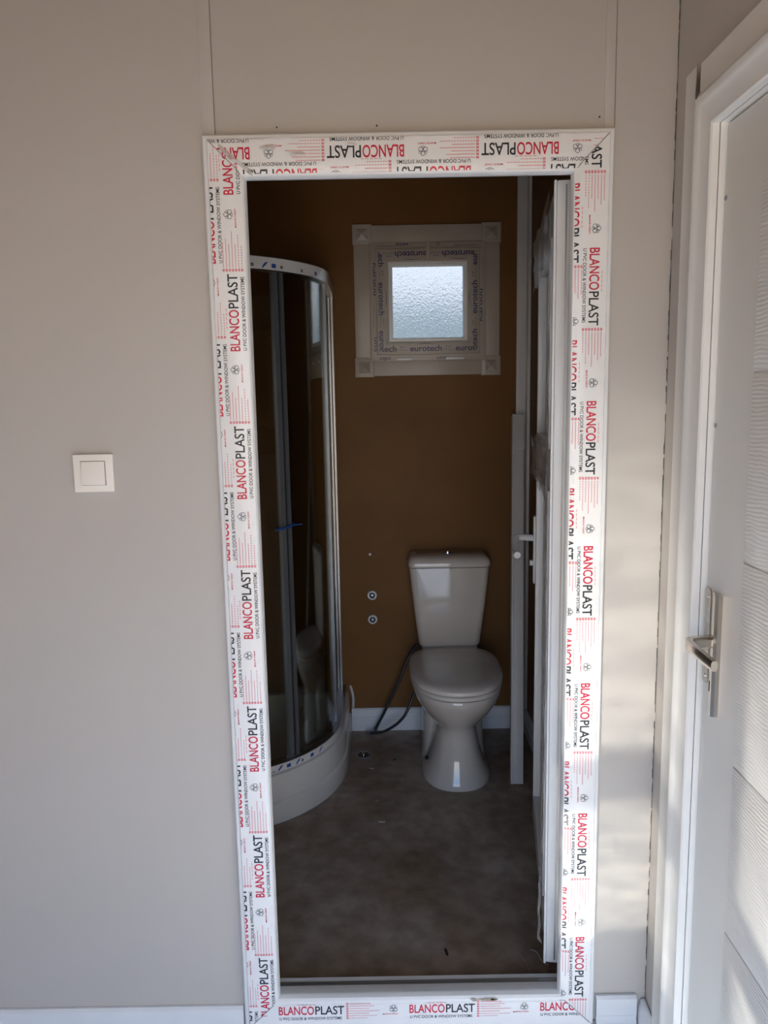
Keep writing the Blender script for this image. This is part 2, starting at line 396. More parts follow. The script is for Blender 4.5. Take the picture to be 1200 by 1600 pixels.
# ================================================================== door_1 : printed PVC frame + leaf
d1 = tag(empty('door_1', (0, 0, 0)), 'white plastic bathroom door standing open, its frame still in red and black printed film', 'door', kind='structure')
prof = [(0, .0), (0, -.013), (.003, -.0165), (.009, -.0175), (.012, -.020), (.070, -.020), (.076, -.0185), (.081, -.014), (.084, -.006), (.0845, .0), (.0775, .030), (.062, .034), (.062, .075), (.0, .075)]
def ringpt(side, t, y, end):
    """point on bar `side` at distance t from the outer edge; end 0/1, mitred"""
    if side == 'L': return (t, y, t if not end else FZ-t)
    if side == 'R': return (FX-t, y, t if not end else FZ-t)
    if side == 'T': return (t if not end else FX-t, y, FZ-t)
    return (t if not end else FX-t, y, t)
bars = {}
for sd, lb in (('L', 'printed frame bar on the light switch side'), ('R', 'printed frame bar on the hinge side'), ('T', 'printed head bar with upside-down lettering'), ('B', 'printed threshold bar')):
    o = G().loft([[ringpt(sd, t, y, e) for t, y in prof] for e in (0, 1)]).out('frame_bar', 'pvc', d1, smooth=True, auto=25)
    o['label'] = lb; bars[sd] = o
S2 = math.sqrt(.5)
FILM0 = {'L': .0105, 'R': .010, 'T': .010, 'B': .004}; FILM1 = {'L': .078, 'R': .080, 'T': .0785, 'B': .062}
for sd in 'LRTB':
    n = 160 if sd in 'LR' else 70
    vs = []; fs = []
    for i in range(n+1):
        e = i/n; j0 = FILM0[sd]; j1 = FILM1[sd]
        rag = random.random()
        if sd == 'L': j0 += .004*max(0, math.sin(i*.37)+math.sin(i*.83+1))*rag + .0015*random.random()
        else: j0 += .0012*rag
        for t in (j0, .02, .045, .068, j1):
            y = -.0206 if t < .071 else -.0206+(t-.07)*.32
            if t < .0125: y = -.0196
            y -= .0004*math.sin(i*1.7+t*300)
            a = Vector(ringpt(sd, t, y, 0)); b = Vector(ringpt(sd, t, y, 1)); vs.append(a.lerp(b, e))
    for i in range(n):
        for k in range(4): fs.append((i*5+k, i*5+k+1, i*5+k+6, i*5+k+5))
    mesh_obj('protective_film', vs, fs, 'film', bars[sd], smooth=True)

PER, TX = .31, .155
def symbol(p, s, t, r):
    for k in range(3):
        a = math.pi/2+k*2*math.pi/3
        c = (s+r*.55*math.cos(a), t+r*.55*math.sin(a)); q = r*.46
        p.stroke('grey_print', [(c[0]+q*math.cos(b*math.pi/3+a), c[1]+q*math.sin(b*math.pi/3+a)) for b in range(6)], r*.13, True)
        a += math.pi/3; c = (s+r*.62*math.cos(a), t+r*.62*math.sin(a)); q = r*.30
        p.stroke('grey_print', [(c[0]+q*math.cos(b*math.pi/3+a), c[1]+q*math.sin(b*math.pi/3+a)) for b in range(6)], r*.10, True)
def row(p, s0, t0, cap=.0205, sub=-.0145, blk=.027):
    p.text('red', 'BLANCO', s0, t0, .0835, cap, .012); p.text('black', 'PLAST', s0+.0865, t0, .0685, cap, .012)
    p.text('black', 'U PVC DOOR & WINDOW SYSTEMS', s0+.001, t0+sub, .148, .0072, .006)
    b = s0+.160
    for k in range(7):
        t = t0+blk-k*.0063; ln = (.058, .066, .055, .079, .054, .074, .05)[k]
        p.rect('pink', b, b+.0055, t-.0022, t+.0022)
        if k < 5: p.rect('pink', b+.008, b+ln, t-.0006, t+.0006)
        else:
            q = b+.008
            while q < b+ln: p.rect('pink', q, q+.0035, t-.0007, t+.0007); q += .0055
    p.text('red', 'MADE IN TURKEY', s0+.246, t0-.003, .037, .0034, .01)
    symbol(p, s0+.272, t0+.0125, .0098)
    for q in range(5): p.rect('pink', s0+.045+q*.009, s0+.051+q*.009, t0+.0255, t0+.0268)
def bar_print(sd, rows, fn, sgn):
    p = Print()
    for start, t0, cap, sub, n0, n1 in rows:
        for k in range(n0, n1): row(p, start+k*PER, t0, cap, sub)
    pl = []
    c0 = Vector
    a, b = FILM0[sd]+.0015, FILM1[sd]-.001
    if sd == 'L': pl = [((a, 0, 0), (-1, 0, 0)), ((b, 0, 0), (1, 0, 0)), ((0, 0, FZ), (S2, 0, S2)), ((0, 0, 0), (S2, 0, -S2))]
    if sd == 'R': pl = [((FX-a, 0, 0), (1, 0, 0)), ((FX-b, 0, 0), (-1, 0, 0)), ((FX, 0, FZ), (-S2, 0, S2)), ((FX, 0, 0), (-S2, 0, -S2))]
    if sd == 'T': pl = [((0, 0, FZ-a), (0, 0, 1)), ((0, 0, FZ-b), (0, 0, -1)), ((0, 0, FZ), (-S2, 0, -S2)), ((FX, 0, FZ), (S2, 0, -S2))]
    if sd == 'B': pl = [((0, 0, a), (0, 0, -1)), ((0, 0, b+.012), (0, 0, 1)), ((0, 0, 0), (-S2, 0, S2)), ((FX, 0, 0), (S2, 0, S2))]
    p.put(fn, PN, bars[sd], pl)
def yb(t): return -.0213 if t < .071 else -.0213+(t-.07)*.32
# left: reads upward, letter tops to the left
bar_print('L', [(-.27, -.0605, .0205, -.0135, 0, 8), (-.27-.134, -.0185, .0205, -.0135, 0, 9)], lambda s, t: (-t, yb(-t), s), 1)
# right: reads downward, letter tops to the right
bar_print('R', [(-2.094, .7825, .0205, -.0135, 0, 8), (-2.094-.126, .7395, .0205, -.0135, 0, 8)], lambda s, t: (t, yb(FX-t), -s), 1)
# top: upside down
bar_print('T', [(-1.026, -1.990, .0235, -.016, 0, 4), (-.850, -1.9475, .0235, -.013, 0, 4)], lambda s, t: (-s, yb(FZ+t), -t), 1)
bar_print('B', [(.082-PER, .0435, .022, -.0135, 0, 4)], lambda s, t: (s, yb(t), t), 1)
for sd, cx, sx_ in (('L', 0, 1), ('R', FX, -1)):
    for cz, sz in ((0, 1), (FZ, -1)):
        e = .0006
        mesh_obj('mitre_seam', [(cx+sx_*(t+e*k), -.0218, cz+sz*(t-e*k)) for t in (.012, .071) for k in (-1, 1)], [(0, 1, 3, 2)], 'threshold', bars[sd])
# bits of torn film and a brown smear on the frame
g = G(); pts = []
for i in range(7):
    for j in range(3): pts.append((.035+.011*i+random.uniform(-.002, .002), -.0225-random.uniform(0, .004), 1.992-.009*i+(j-1)*.006+random.uniform(-.002, .002)))
g.add(pts, [(i*3+j, i*3+j+1, i*3+j+4, i*3+j+3) for i in range(6) for j in range(2)]); g.out('torn_film', 'film_clear', bars['T'])
for x, z, w in ((.135, 1.989, .018), (.19, 1.974, .02), (.30, 1.992, .012)):
    pts = [(x+w*math.cos(a)*random.uniform(.6, 1.2), -.0222-random.uniform(0, .002), z+w*.35*math.sin(a)*random.uniform(.6, 1.3)) for a in [k*.785 for k in range(8)]]
    G().add(pts+[(x, -.025, z)], [(k, (k+1) % 8, 8) for k in range(8)]).out('torn_film', 'film_clear', bars['T'])
for x, w in ((.545, .01), (.575, .022), (.592, .012)):
    pts = [(x+w*math.cos(a)*random.uniform(.5, 1.2), -.0192-.002, .0755+.0035*math.sin(a)*random.uniform(.5, 1.3)) for a in [k*.785 for k in range(8)]]
    G().add(pts, [tuple(range(8))]).out('glue_smear', 'brownstain', bars['B'])
# threshold rails behind the bottom bar
box('threshold_rail', .07, .76, .047, .058, .03, .066, 'threshold', d1, bevel=.002)
box('threshold_rail', .07, .76, .060, .075, .02, .056, 'threshold', d1, bevel=.002)

# leaf, hinged at the right jamb and swung into the bathroom
leaf = None
LW, LZ0, LZ1 = .70, .085, 1.945
g = G()
g.box(0, .10, -.06, 0, LZ0, LZ1).box(LW-.10, LW, -.06, 0, LZ0, LZ1)
g.box(.10, LW-.10, -.06, 0, LZ0, LZ0+.11).box(.10, LW-.10, -.06, 0, LZ1-.10, LZ1).box(.10, LW-.10, -.06, 0, 1.26, 1.36)
leaf = g.out('leaf', 'pvc', d1, bevel=.004)
leaf.location = (.737, .085, 0); leaf.rotation_euler = (0, 0, math.atan2(.69, .10))
box('edge_seal', .0, .003, -.046, -.04, LZ0+.01, LZ1-.01, 'seal', leaf)
box('edge_groove', -.002, .001, -.022, -.019, LZ0+.01, LZ1-.01, 'alu', leaf)
box('rebate_lip', -.004, .012, .0, .006, LZ0, LZ1, 'pvc', leaf, bevel=.002)
box('glass_pane', .095, LW-.095, -.035, -.025, 1.355, LZ1-.095, 'frost_door', leaf)
def bead(z0, z1):
    g = G(); a, b = .10, LW-.10
    g.box(a, a+.018, -.02, .005, z0, z1).box(b-.018, b, -.02, .005, z0, z1).box(a+.018, b-.018, -.02, .005, z0, z0+.018).box(a+.018, b-.018, -.02, .005, z1-.018, z1)
    g.out('glazing_bead', 'pvc', leaf, bevel=.003)
bead(1.36, LZ1-.10); bead(LZ0+.11, 1.26)
k = 0
xs = [.10+i*(LW-.20)/5 for i in range(6)]
for i in range(5): box('panel_board', xs[i]+.001, xs[i+1]-.001, -.045, -.016, LZ0+.105, 1.265, 'pvc_dim', leaf, bevel=.003)
box('handle_plate', LW-.068, LW-.036, .0, .010, .90, 1.115, 'pvc', leaf, bevel=.004)
g = G(); g.tube(spline([(LW-.052, .008, 1.045), (LW-.052, .045, 1.047), (LW-.058, .060, 1.046), (LW-.075, .066, 1.040), (LW-.12, .066, 1.020), (LW-.165, .062, 1.012)], 5), .0105, 12)
g.out('lever_handle', 'pvc', leaf, smooth=True)
G().cyl((LW-.052, .008, .965), (0, 1, 0), .009, .012).out('thumb_turn', 'pvc', leaf, smooth=True)
def crumple(name, x0, x1, z0, z1, nx=7, nz=6, amp=.012, y=.008, skew=0):
    v = []
    for i in range(nx+1):
        for j in range(nz+1):
            a = i/nx; b = j/nz
            v.append((x0+(x1-x0)*a+random.uniform(-.008, .008), y+random.uniform(0, amp), z0+(z1-z0)*b+skew*a+random.uniform(-.012, .012)))
    mesh_obj(name, v, [(i*(nz+1)+j, i*(nz+1)+j+1, (i+1)*(nz+1)+j+1, (i+1)*(nz+1)+j) for i in range(nx) for j in range(nz)], 'film_clear', leaf)
crumple('torn_film', .06, LW-.02, LZ1-.15, LZ1-.005)
crumple('torn_film', .08, LW-.02, 1.25, 1.37)
crumple('torn_film', .004, .06, .35, 1.9, 3, 40, .006)
crumple('torn_film', .03, .08, .11, .30, 3, 6, .012)

# ================================================================== door_2 : white panelled door in the right wall
d2 = tag(empty('door_2', (0, 0, 0)), 'white embossed panel door with a nickel lever handle at the right edge', 'door', kind='structure')
CF = .945
def casing_v(y0, y1, z0, z1, sgn):
    # y0 = inner edge (near the leaf), profile runs to y1 (outer edge)
    w = y1-y0
    pr = [(RX+.002, 0), (CF+.003, 0), (CF, .003*sgn), (CF, w*.30), (CF-.0025, w*.36), (CF-.006, w*.41), (CF-.006, w*.47), (CF-.002, w*.52), (CF+.001, w*.56), (CF+.002, w*.97), (RX+.002, w)]
    return [[(x, y0+q, z) for x, q in pr] for z in (z0, z1)]
w = .125
def cprof(w):
    return [(RX+.002, 0), (CF+.003, 0), (CF, .003), (CF, w*.30), (CF-.0025, w*.36), (CF-.006, w*.41), (CF-.006, w*.47), (CF-.002, w*.52), (CF+.001, w*.56), (CF+.002, w*.97), (RX+.002, w)]
def ztop(q): return 1.96+q if q < .066 else 2.085
pv = cprof(.135)
for sg, yi in ((1, -.205), (-1, -1.125)):
    G().loft([[(x, yi+sg*q, -.06) for x, q in pv], [(x, yi+sg*q, 1.90) for x, q in pv], [(x, yi+sg*q, ztop(q)) for x, q in pv]]).out('casing', 'door', d2, smooth=True, auto=30)
ph = cprof(.125)
G().loft([[(x-.0004, -.2055+min(q, .060), 1.960+q) for x, q in ph], [(x-.0004, -1.1245-min(q, .060), 1.960+q) for x, q in ph]]).out('head_casing', 'door', d2, smooth=True, auto=30)
box('nail_gap', CF-.0012, CF+.001, -.158, -.148, 1.994, 1.998, 'hole', d2)
box('jamb', RX+.004, RX+.088, -.205, -.187, -.06, 1.978, 'door', d2)
box('jamb', RX+.004, RX+.088, -1.138, -1.125, -.06, 1.978, 'door', d2)
box('head_jamb', RX+.004, RX+.088, -1.125, -.205, 1.96, 1.978, 'door', d2)
LX = .972
leaf2 = box('leaf', LX, LX+.038, -1.121, -.2095, -.045, 1.956, 'door', d2, bevel=.004)
# raised panel planks with recessed joints between them
zs = [.10, .50, .825, 1.198, 1.52, 1.84]
for i in range(5): box('panel_plank', LX-.0035, LX+.01, -.975, -.358, zs[i]+.0015, zs[i+1]-.0015, 'grain', leaf2, bevel=.0018)
box('panel_edge', LX-.002, LX+.004, -.3575, -.3525, .10, 1.84, 'door', leaf2, bevel=.0015)
G().cyl((LX-.001, -.216, 1.427), (1, 0, 0), .0045, .003).out('screw', 'alu_dark', leaf2)
G().cyl((LX-.001, -.216, 1.83), (1, 0, 0), .0045, .003).out('screw', 'alu_dark', leaf2)
# handle set
hp = G(); y0, y1 = -.281, -.247
pr = [(LX, y1), (LX-.005, y1), (LX-.006, y1-.012), (LX-.009, y1-.020), (LX-.013, y1-.024), (LX-.013, y1-.030), (LX-.008, y0), (LX, y0)]
hp.loft([[(x, y, z) for x, y in pr] for z in (.884, 1.118)])
hp.out('handle_plate', 'nickel', leaf2, smooth=True, auto=25)
G().box(LX-.0065, LX-.005, -.2555, -.2515, .925, .945).out('keyhole', 'hole', leaf2)
bk = [(LX-.0035, -.2115), (LX-.0035, -.236)]
n = 8; o_ = []
for k in range(n+1): o_.append((-.2235+.012*math.cos(math.pi*k/n), 1.108+.012*math.sin(math.pi*k/n)))
for k in range(n+1): o_.append((-.2235-.012*math.cos(math.pi*k/n), .942-.012*math.sin(math.pi*k/n)))
G().loft([[(x, a, b) for a, b in o_] for x in (LX-.003, LX)]).out('latch_plate', 'nickel', leaf2)
for a, b in ((1.053, 1.082), (.972, .997)): box('latch_opening', LX-.0036, LX-.0028, -.2345, -.2215, a, b, 'pvc', leaf2)
for a in (1.103, .946): G().cyl((LX-.0042, -.2235, a), (1, 0, 0), .0035, .002, 12).out('screw', 'chrome', leaf2)
def sq(c, ax, up, hw, hh):
    c = Vector(c); ax = Vector(ax).normalized(); up = Vector(up); sd = ax.cross(up).normalized(); up = sd.cross(ax)
    return [c+sd*a*hw+up*b*hh for a, b in ((-1, -.6), (-.6, -1), (.6, -1), (1, -.6), (1, .6), (.6, 1), (-.6, 1), (-1, .6))]
lv = G().loft([sq((LX-.006, -.262, 1.026), (-1, 0, 0), (0, 0, 1), .012, .011), sq((LX-.035, -.262, 1.026), (-1, -.1, 0), (0, 0, 1), .011, .010), sq((LX-.052, -.268, 1.026), (-1, -.7, 0), (0, 0, 1), .010, .010), sq((LX-.058, -.285, 1.025), (-.2, -1, 0), (0, 0, 1), .008, .010), sq((LX-.056, -.33, 1.022), (0, -1, 0), (0, 0, 1), .007, .010), sq((LX-.052, -.375, 1.018), (0, -1, 0), (0, 0, 1), .006, .009)])
lv.out('lever_handle', 'nickel', leaf2, smooth=True, auto=35)

# ================================================================== window_1
w1 = tag(empty('window_1', (.55, BY, 1.88)), 'small square frosted window in white plastic frame with blue printed film', 'window', kind='structure')
def wpart(o): return rel(o, w1)
TX0, TX1, TZ0, TZ1 = .241, .854, 1.577, 2.196; TW = .076
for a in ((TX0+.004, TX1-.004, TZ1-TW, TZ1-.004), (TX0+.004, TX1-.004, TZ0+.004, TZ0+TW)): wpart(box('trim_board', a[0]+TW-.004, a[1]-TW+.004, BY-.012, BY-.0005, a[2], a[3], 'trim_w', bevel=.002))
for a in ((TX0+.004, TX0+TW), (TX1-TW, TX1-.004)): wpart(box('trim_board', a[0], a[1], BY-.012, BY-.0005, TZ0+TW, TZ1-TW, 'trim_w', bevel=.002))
for x, z in ((TX0, TZ0), (TX1-TW-.004, TZ0), (TX0, TZ1-TW-.004), (TX1-TW-.004, TZ1-TW-.004)):
    s = TW+.004
    b = wpart(box('corner_block', x, x+s, BY-.017, BY-.0005, z, z+s, 'trim_w', bevel=.002))
    c = (x+s/2, z+s/2); q = s*.30
    pv = [(c[0]-q, BY-.0168, c[1]-q), (c[0]+q, BY-.0168, c[1]-q), (c[0]+q, BY-.0168, c[1]+q), (c[0]-q, BY-.0168, c[1]+q), (c[0], BY-.030, c[1])]
    mesh_obj('corner_stud', pv, [(0, 1, 4), (1, 2, 4), (2, 3, 4), (3, 0, 4), (3, 2, 1, 0)], 'trim_w', b)
def ringframe(name, x0, x1, z0, z1, w, ya, yb_, m, bev):
    g = G()
    for i, (ax, az) in enumerate((((x0, x1), (z0, z0)), ((x1, x1), (z0, z1)), ((x1, x0), (z1, z1)), ((x0, x0), (z1, z0)))): pass
    o = [(x0, z0), (x1, z0), (x1, z1), (x0, z1)]; n_ = [(x0+w, z0+w), (x1-w, z0+w), (x1-w, z1-w), (x0+w, z1-w)]
    v = [(a, y, b) for y in (ya, yb_) for ring in (o, n_) for a, b in ring]
    f = []
    for i in range(4):
        j = (i+1) % 4
        f += [(i, j, 4+j, 4+i), (8+i, 12+i, 12+j, 8+j), (i, 8+i, 8+j, j), (4+i, 4+j, 12+j, 12+i)]
    return wpart(mesh_obj(name, v, f, m, bevel=bev))
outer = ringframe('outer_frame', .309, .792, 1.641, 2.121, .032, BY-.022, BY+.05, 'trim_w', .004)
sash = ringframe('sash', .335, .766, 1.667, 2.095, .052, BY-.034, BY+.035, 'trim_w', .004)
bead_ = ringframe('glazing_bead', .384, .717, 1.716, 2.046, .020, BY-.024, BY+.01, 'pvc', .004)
wpart(box('glass_pane', .39, .71, BY-.004, BY+.004, 1.722, 2.04, 'frost'))
ringframe('pane_seal', .400, .701, 1.732, 2.030, .004, BY-.0075, BY-.004, 'seal', 0)
wpart(G().box(.542, .560, BY-.040, BY-.02, 2.05, 2.118).out('tilt_catch', 'trim_w', bevel=.003))
wpart(G().box(.416, .482, BY-.030, BY-.018, 1.644, 1.654).out('drain_cap', 'pvc', bevel=.002)); wpart(G().box(.622, .700, BY-.030, BY-.018, 1.644, 1.654).out('drain_cap', 'pvc', bevel=.002))
def tech(p, s, t):
    p.text('navy', 'eurotech', s, t, .132, .0235, .016)
    p.stroke('navy', [(s+.028+.075*i/10, t+.0275+.0045*math.sin(math.pi*i/10)) for i in range(11)], [.0004+.0016*math.sin(math.pi*i/10) for i in range(11)])
    p.text('navy', 'S F', s+.148, t+.014, .020, .006, .01)
    p.rect('grey_print', s+.136, s+.182, t+.005, t+.0068)
WP = []
yS = BY-.0352; yO = BY-.0232
def wprint(strings, fn, par, pl):
    p = Print()
    for s, t in strings: tech(p, s, t)
    for o in [*p.c]: pass
    p.put(fn, PN, par, pl)
off = w1.location
def loc(x, y, z): return (x, y, z)
SX0, SX1, SZ0, SZ1, SWd = .337, .764, 1.669, 2.093, .048
def mplanes(sd):
    a, b = SX0, SX1
    if sd == 'L': return [((a, 0, 0), (-1, 0, 0)), ((a, 0, SZ1), (S2, 0, S2)), ((a, 0, SZ0), (S2, 0, -S2))]
    if sd == 'R': return [((b, 0, 0), (1, 0, 0)), ((b, 0, SZ1), (-S2, 0, S2)), ((b, 0, SZ0), (-S2, 0, -S2))]
    if sd == 'T': return [((0, 0, SZ1), (0, 0, 1)), ((a, 0, SZ1), (-S2, 0, -S2)), ((b, 0, SZ1), (S2, 0, -S2))]
    return [((0, 0, SZ0), (0, 0, -1)), ((a, 0, SZ0), (-S2, 0, S2)), ((b, 0, SZ0), (S2, 0, S2))]
wprint([(.474-.19, 1.680), (.474, 1.680), (.474+.19, 1.680)], lambda s, t: (s, yS, t), sash, mplanes('B'))
wprint([(-.742, -2.082), (-.742+.195, -2.082), (-.742+.39, -2.082)], lambda s, t: (-s, yS, -t), sash, mplanes('T'))
wprint([(-1.961-.195, .346), (-1.961, .346), (-1.961+.195, .346)], lambda s, t: (t, yS, -s), sash, mplanes('L'))
wprint([(1.635, -.754), (1.83, -.754), (2.025, -.754)], lambda s, t: (-t, yS, s), sash, mplanes('R'))
p = Print(); p.text('navy', 'una', -.470, -2.117, .05, .014, .004); p.text('navy', 'o', -.60, -2.117, .012, .013, .004)
p.rect('navy', -.755, -.66, -2.108, -2.1065); p.rect('navy', -.42, -.34, -2.108, -2.1065)
p.put(lambda s, t: (-s, yO, -t), PN, outer, [((0, 0, 2.0965), (0, 0, -1))])
p = Print(); p.text('navy', 'opi', .345, 1.648, .045, .016, .004); p.text('navy', 'una', .585, 1.648, .04, .014, .004)
p.put(lambda s, t: (s, yO, t), PN, outer, [((0, 0, 1.6655), (0, 0, 1))])
p = Print(); p.text('navy', 'Kardou', -2.04, .3245, .13, .016, .006); p.text('navy', 'una', -1.74, .3245, .06, .014, .003); p.rect('navy', -1.87, -1.78, .322, .3228)
p.put(lambda s, t: (t, yO, -s), PN, outer, [((.3335, 0, 0), (1, 0, 0))])
p = Print(); p.text('navy', 'Kardou', 1.80, -.7765, .13, .016, .006); p.rect('navy', 1.96, 2.06, -.78, -.7792)
p.put(lambda s, t: (-t, yO, s), PN, outer, [((.7675, 0, 0), (-1, 0, 0))])

# ================================================================== THINGS
# light switch
ls = tag(empty('light_switch', (-.268, 0, 1.34)), 'square cream light switch on the bare left wall', 'light switch')
c = ls.location
rel(box('face_plate', c.x-.0425, c.x+.0425, -.010, -.0005, c.z-.0405, c.z+.0405, 'switch', bevel=.002), ls)
rel(box('rocker_gap', c.x-.0262, c.x+.0262, -.0106, -.0098, c.z-.0262, c.z+.0262, 'caulk'), ls)
ro = rel(mesh_obj('rocker', [(c.x-.0252, -.0105, c.z-.0252), (c.x+.0252, -.0105, c.z-.0252), (c.x+.0252, -.0105, c.z+.0252), (c.x-.0252, -.0105, c.z+.0252),
     (c.x-.0252, -.0150, c.z-.0252), (c.x+.0252, -.0150, c.z-.0252), (c.x+.0252, -.0118, c.z+.0252), (c.x-.0252, -.0118, c.z+.0252)],
     [(0, 1, 2, 3), (4, 5, 6, 7), (0, 1, 5, 4), (1, 2, 6, 5), (2, 3, 7, 6), (3, 0, 4, 7)], 'switch', bevel=.0008), ls)

# toilet
TXc = .622
to = tag(empty('toilet', (TXc, 1.3, 0)), 'white close-coupled toilet with closed lid against the brown wall', 'toilet')
def egg(z, front, back, hw, yc=1.27, n=40, k=2.3, kb=3.2, cx=TXc):
    out = []
    for i in range(n):
        a = 2*math.pi*i/n; ca, sa = math.cos(a), math.sin(a)
        kk = k if sa < 0 else kb
        x = hw*abs(ca)**(2/kk)*(1 if ca >= 0 else -1)
        y = abs(sa)**(2/kk)
        out.append((cx+x, yc-(yc-front)*y if sa < 0 else yc+(back-yc)*y, z))
    return out
g = G()
g.loft([egg(.0, 1.086, 1.55, .134), egg(.016, 1.085, 1.55, .134), egg(.03, 1.092, 1.54, .126), egg(.06, 1.104, 1.52, .111), egg(.11, 1.118, 1.50, .096), egg(.18, 1.128, 1.50, .083), egg(.215, 1.130, 1.50, .081),
        egg(.235, 1.115, 1.50, .088), egg(.262, 1.085, 1.50, .110), egg(.30, 1.045, 1.50, .140), egg(.335, 1.015, 1.50, .160), egg(.365, .998, 1.50, .171), egg(.385, .992, 1.50, .175), egg(.392, .996, 1.50, .172)])
g.loft([egg(.0, 1.24, 1.60, .135, 1.4, k=3), egg(.05, 1.25, 1.60, .128, 1.4, k=3), egg(.075, 1.29, 1.60, .126, 1.4, k=3), egg(.25, 1.31, 1.60, .122, 1.45, k=3), egg(.36, 1.32, 1.62, .12, 1.45, k=3)])
g.loft([egg(.33, 1.44, 1.64, .115, 1.52, k=4, kb=5), egg(.37, 1.42, 1.645, .125, 1.52, k=4, kb=5), egg(.4355, 1.46, 1.645, .118, 1.53, k=4, kb=5)])
rel(g.out('bowl', 'ceramic', smooth=True, auto=50), to)
rel(G().loft([egg(.393, 1.000, 1.44, .174), egg(.398, .990, 1.44, .179), egg(.410, .990, 1.44, .179), egg(.413, .996, 1.44, .176)]).out('seat_ring', 'seat', smooth=True, auto=50), to)
rel(G().loft([egg(.4145, .994, 1.475, .177, kb=3.6), egg(.420, .986, 1.482, .182, kb=3.6), egg(.432, .987, 1.482, .181, kb=3.6), egg(.441, 1.000, 1.475, .170, kb=3.6), egg(.446, 1.04, 1.44, .135, kb=3.6), egg(.447, 1.12, 1.36, .07, kb=3)]).out('seat_lid', 'seat', smooth=True, auto=50), to)
for sx in (-1, 1): rel(G().tube([(TXc+sx*.055, 1.478, .416), (TXc+sx*.10, 1.478, .416)], .012, 14).out('hinge', 'seat', smooth=True), to)
def rr(z, hw, y0, y1, r=.03, n=5):
    o = []
    for cx, cy, a0 in ((hw-r, y1-r, 0), (-hw+r, y1-r, 90), (-hw+r, y0+r, 180), (hw-r, y0+r, 270)):
        for k in range(n+1):
            a = math.radians(a0+90*k/n); o.append((TXc+cx+r*math.cos(a), cy+r*math.sin(a), z))
    return o
rel(G().loft([rr(.436, .125, 1.505, 1.645), rr(.446, .131, 1.498, 1.648), rr(.60, .150, 1.490, 1.65), rr(.782, .169, 1.482, 1.652)]).out('cistern', 'ceramic', smooth=True, auto=40), to)
lid = rel(G().loft([rr(.785, .171, 1.480, 1.654), rr(.797, .173, 1.477, 1.655), rr(.812, .170, 1.483, 1.655), rr(.824, .160, 1.50, 1.653), rr(.830, .148, 1.525, 1.648)]).out('cistern_lid', 'ceramic', smooth=True, auto=50), to)
fb = G().cyl((TXc, 1.585, .829), (0, 0, 1), .024, .004).cyl((TXc, 1.585, .833), (0, 0, 1), .018, .003).out('flush_button', 'chrome', lid, smooth=True, auto=30)
rel(G().tube([(TXc-.106, 1.255, .056), (TXc-.120, 1.250, .062)], .0075, 12).out('fixing_hole', 'hole'), to)

# flexible hoses by the toilet
hz = [spline([(.487, 1.60, .412), (.452, 1.585, .37), (.40, 1.575, .25), (.345, 1.58, .13), (.290, 1.595, .018)], 8),
      spline([(.50, 1.575, .30), (.472, 1.53, .23), (.42, 1.50, .125), (.34, 1.54, .045), (.262, 1.595, .010)], 8)]
for pts, lb in zip(hz, ('upper dark flexible hose slanting from the toilet to the skirting', 'lower dark flexible hose sagging beside the toilet to the floor')):
    h = tag(empty('flexible_hose', pts[-1]), lb, 'hose', 'loose hoses beside the toilet')
    rel(G().tube(pts, .0065, 10).out('hose_body', 'hose', smooth=True), h)
    d = (pts[-1]-pts[-3]).normalized()
    rel(G().tube([pts[-1]-d*.016, pts[-1]+d*.004], .0092, 6).out('end_nut', 'alu_dark'), h)

# pipe outlets on the back wall
for z, lb in ((.628, 'upper of the two white pipe outlets on the brown wall'), (.518, 'lower of the two white pipe outlets on the brown wall')):
    o = tag(empty('pipe_outlet', (.293, BY, z)), lb, 'pipe outlet', 'pipe outlets left of the toilet')
    n = 28
    def ringp(r, y): return [(.293+r*math.cos(2*math.pi*k/n), y, z+r*math.sin(2*math.pi*k/n)) for k in range(n)]
    rel(G().loft([ringp(.021, BY-.0005), ringp(.021, BY-.010), ringp(.0185, BY-.014), ringp(.0135, BY-.014), ringp(.0125, BY-.003)], cap=False).out('collar', 'pvc', smooth=True, auto=30), o)
    rel(G().cyl((.293, BY-.004, z), (0, 1, 0), .013, .003).out('socket', 'hole'), o)
    rel(G().cyl((.293, BY-.009, z), (0, 1, 0), .0065, .006, 6).out('plug', 'alu_dark'), o)
tag(G().cyl((.287, BY-.004, .811), (0, 1, 0), .0055, .004, 12).out('wall_plug', 'pvc'), 'tiny white wall plug above the two pipe outlets', 'wall plug')
# floor drain
dr = tag(empty('floor_drain', (.247, 1.405, 0)), 'small round metal floor drain beside the shower tray', 'drain')
n = 28
def dring(r, z): return [(.247+r*math.cos(2*math.pi*k/n), 1.405+r*math.sin(2*math.pi*k/n), z) for k in range(n)]
rel(G().loft([dring(.034, .0005), dring(.034, .004), dring(.026, .005), dring(.024, .002)], cap=False).out('rim', 'alu_dark', smooth=True), dr)
rel(G().cyl((.247, 1.405, .0006), (0, 0, 1), .024, .0012).out('sump', 'hole'), dr)
rel(G().box(.225, .269, 1.402, 1.408, .002, .0045).box(.244, .250, 1.383, 1.427, .002, .0045).cyl((.247, 1.405, .002), (0, 0, 1), .009, .006).out('cross_bar', 'chrome'), dr)

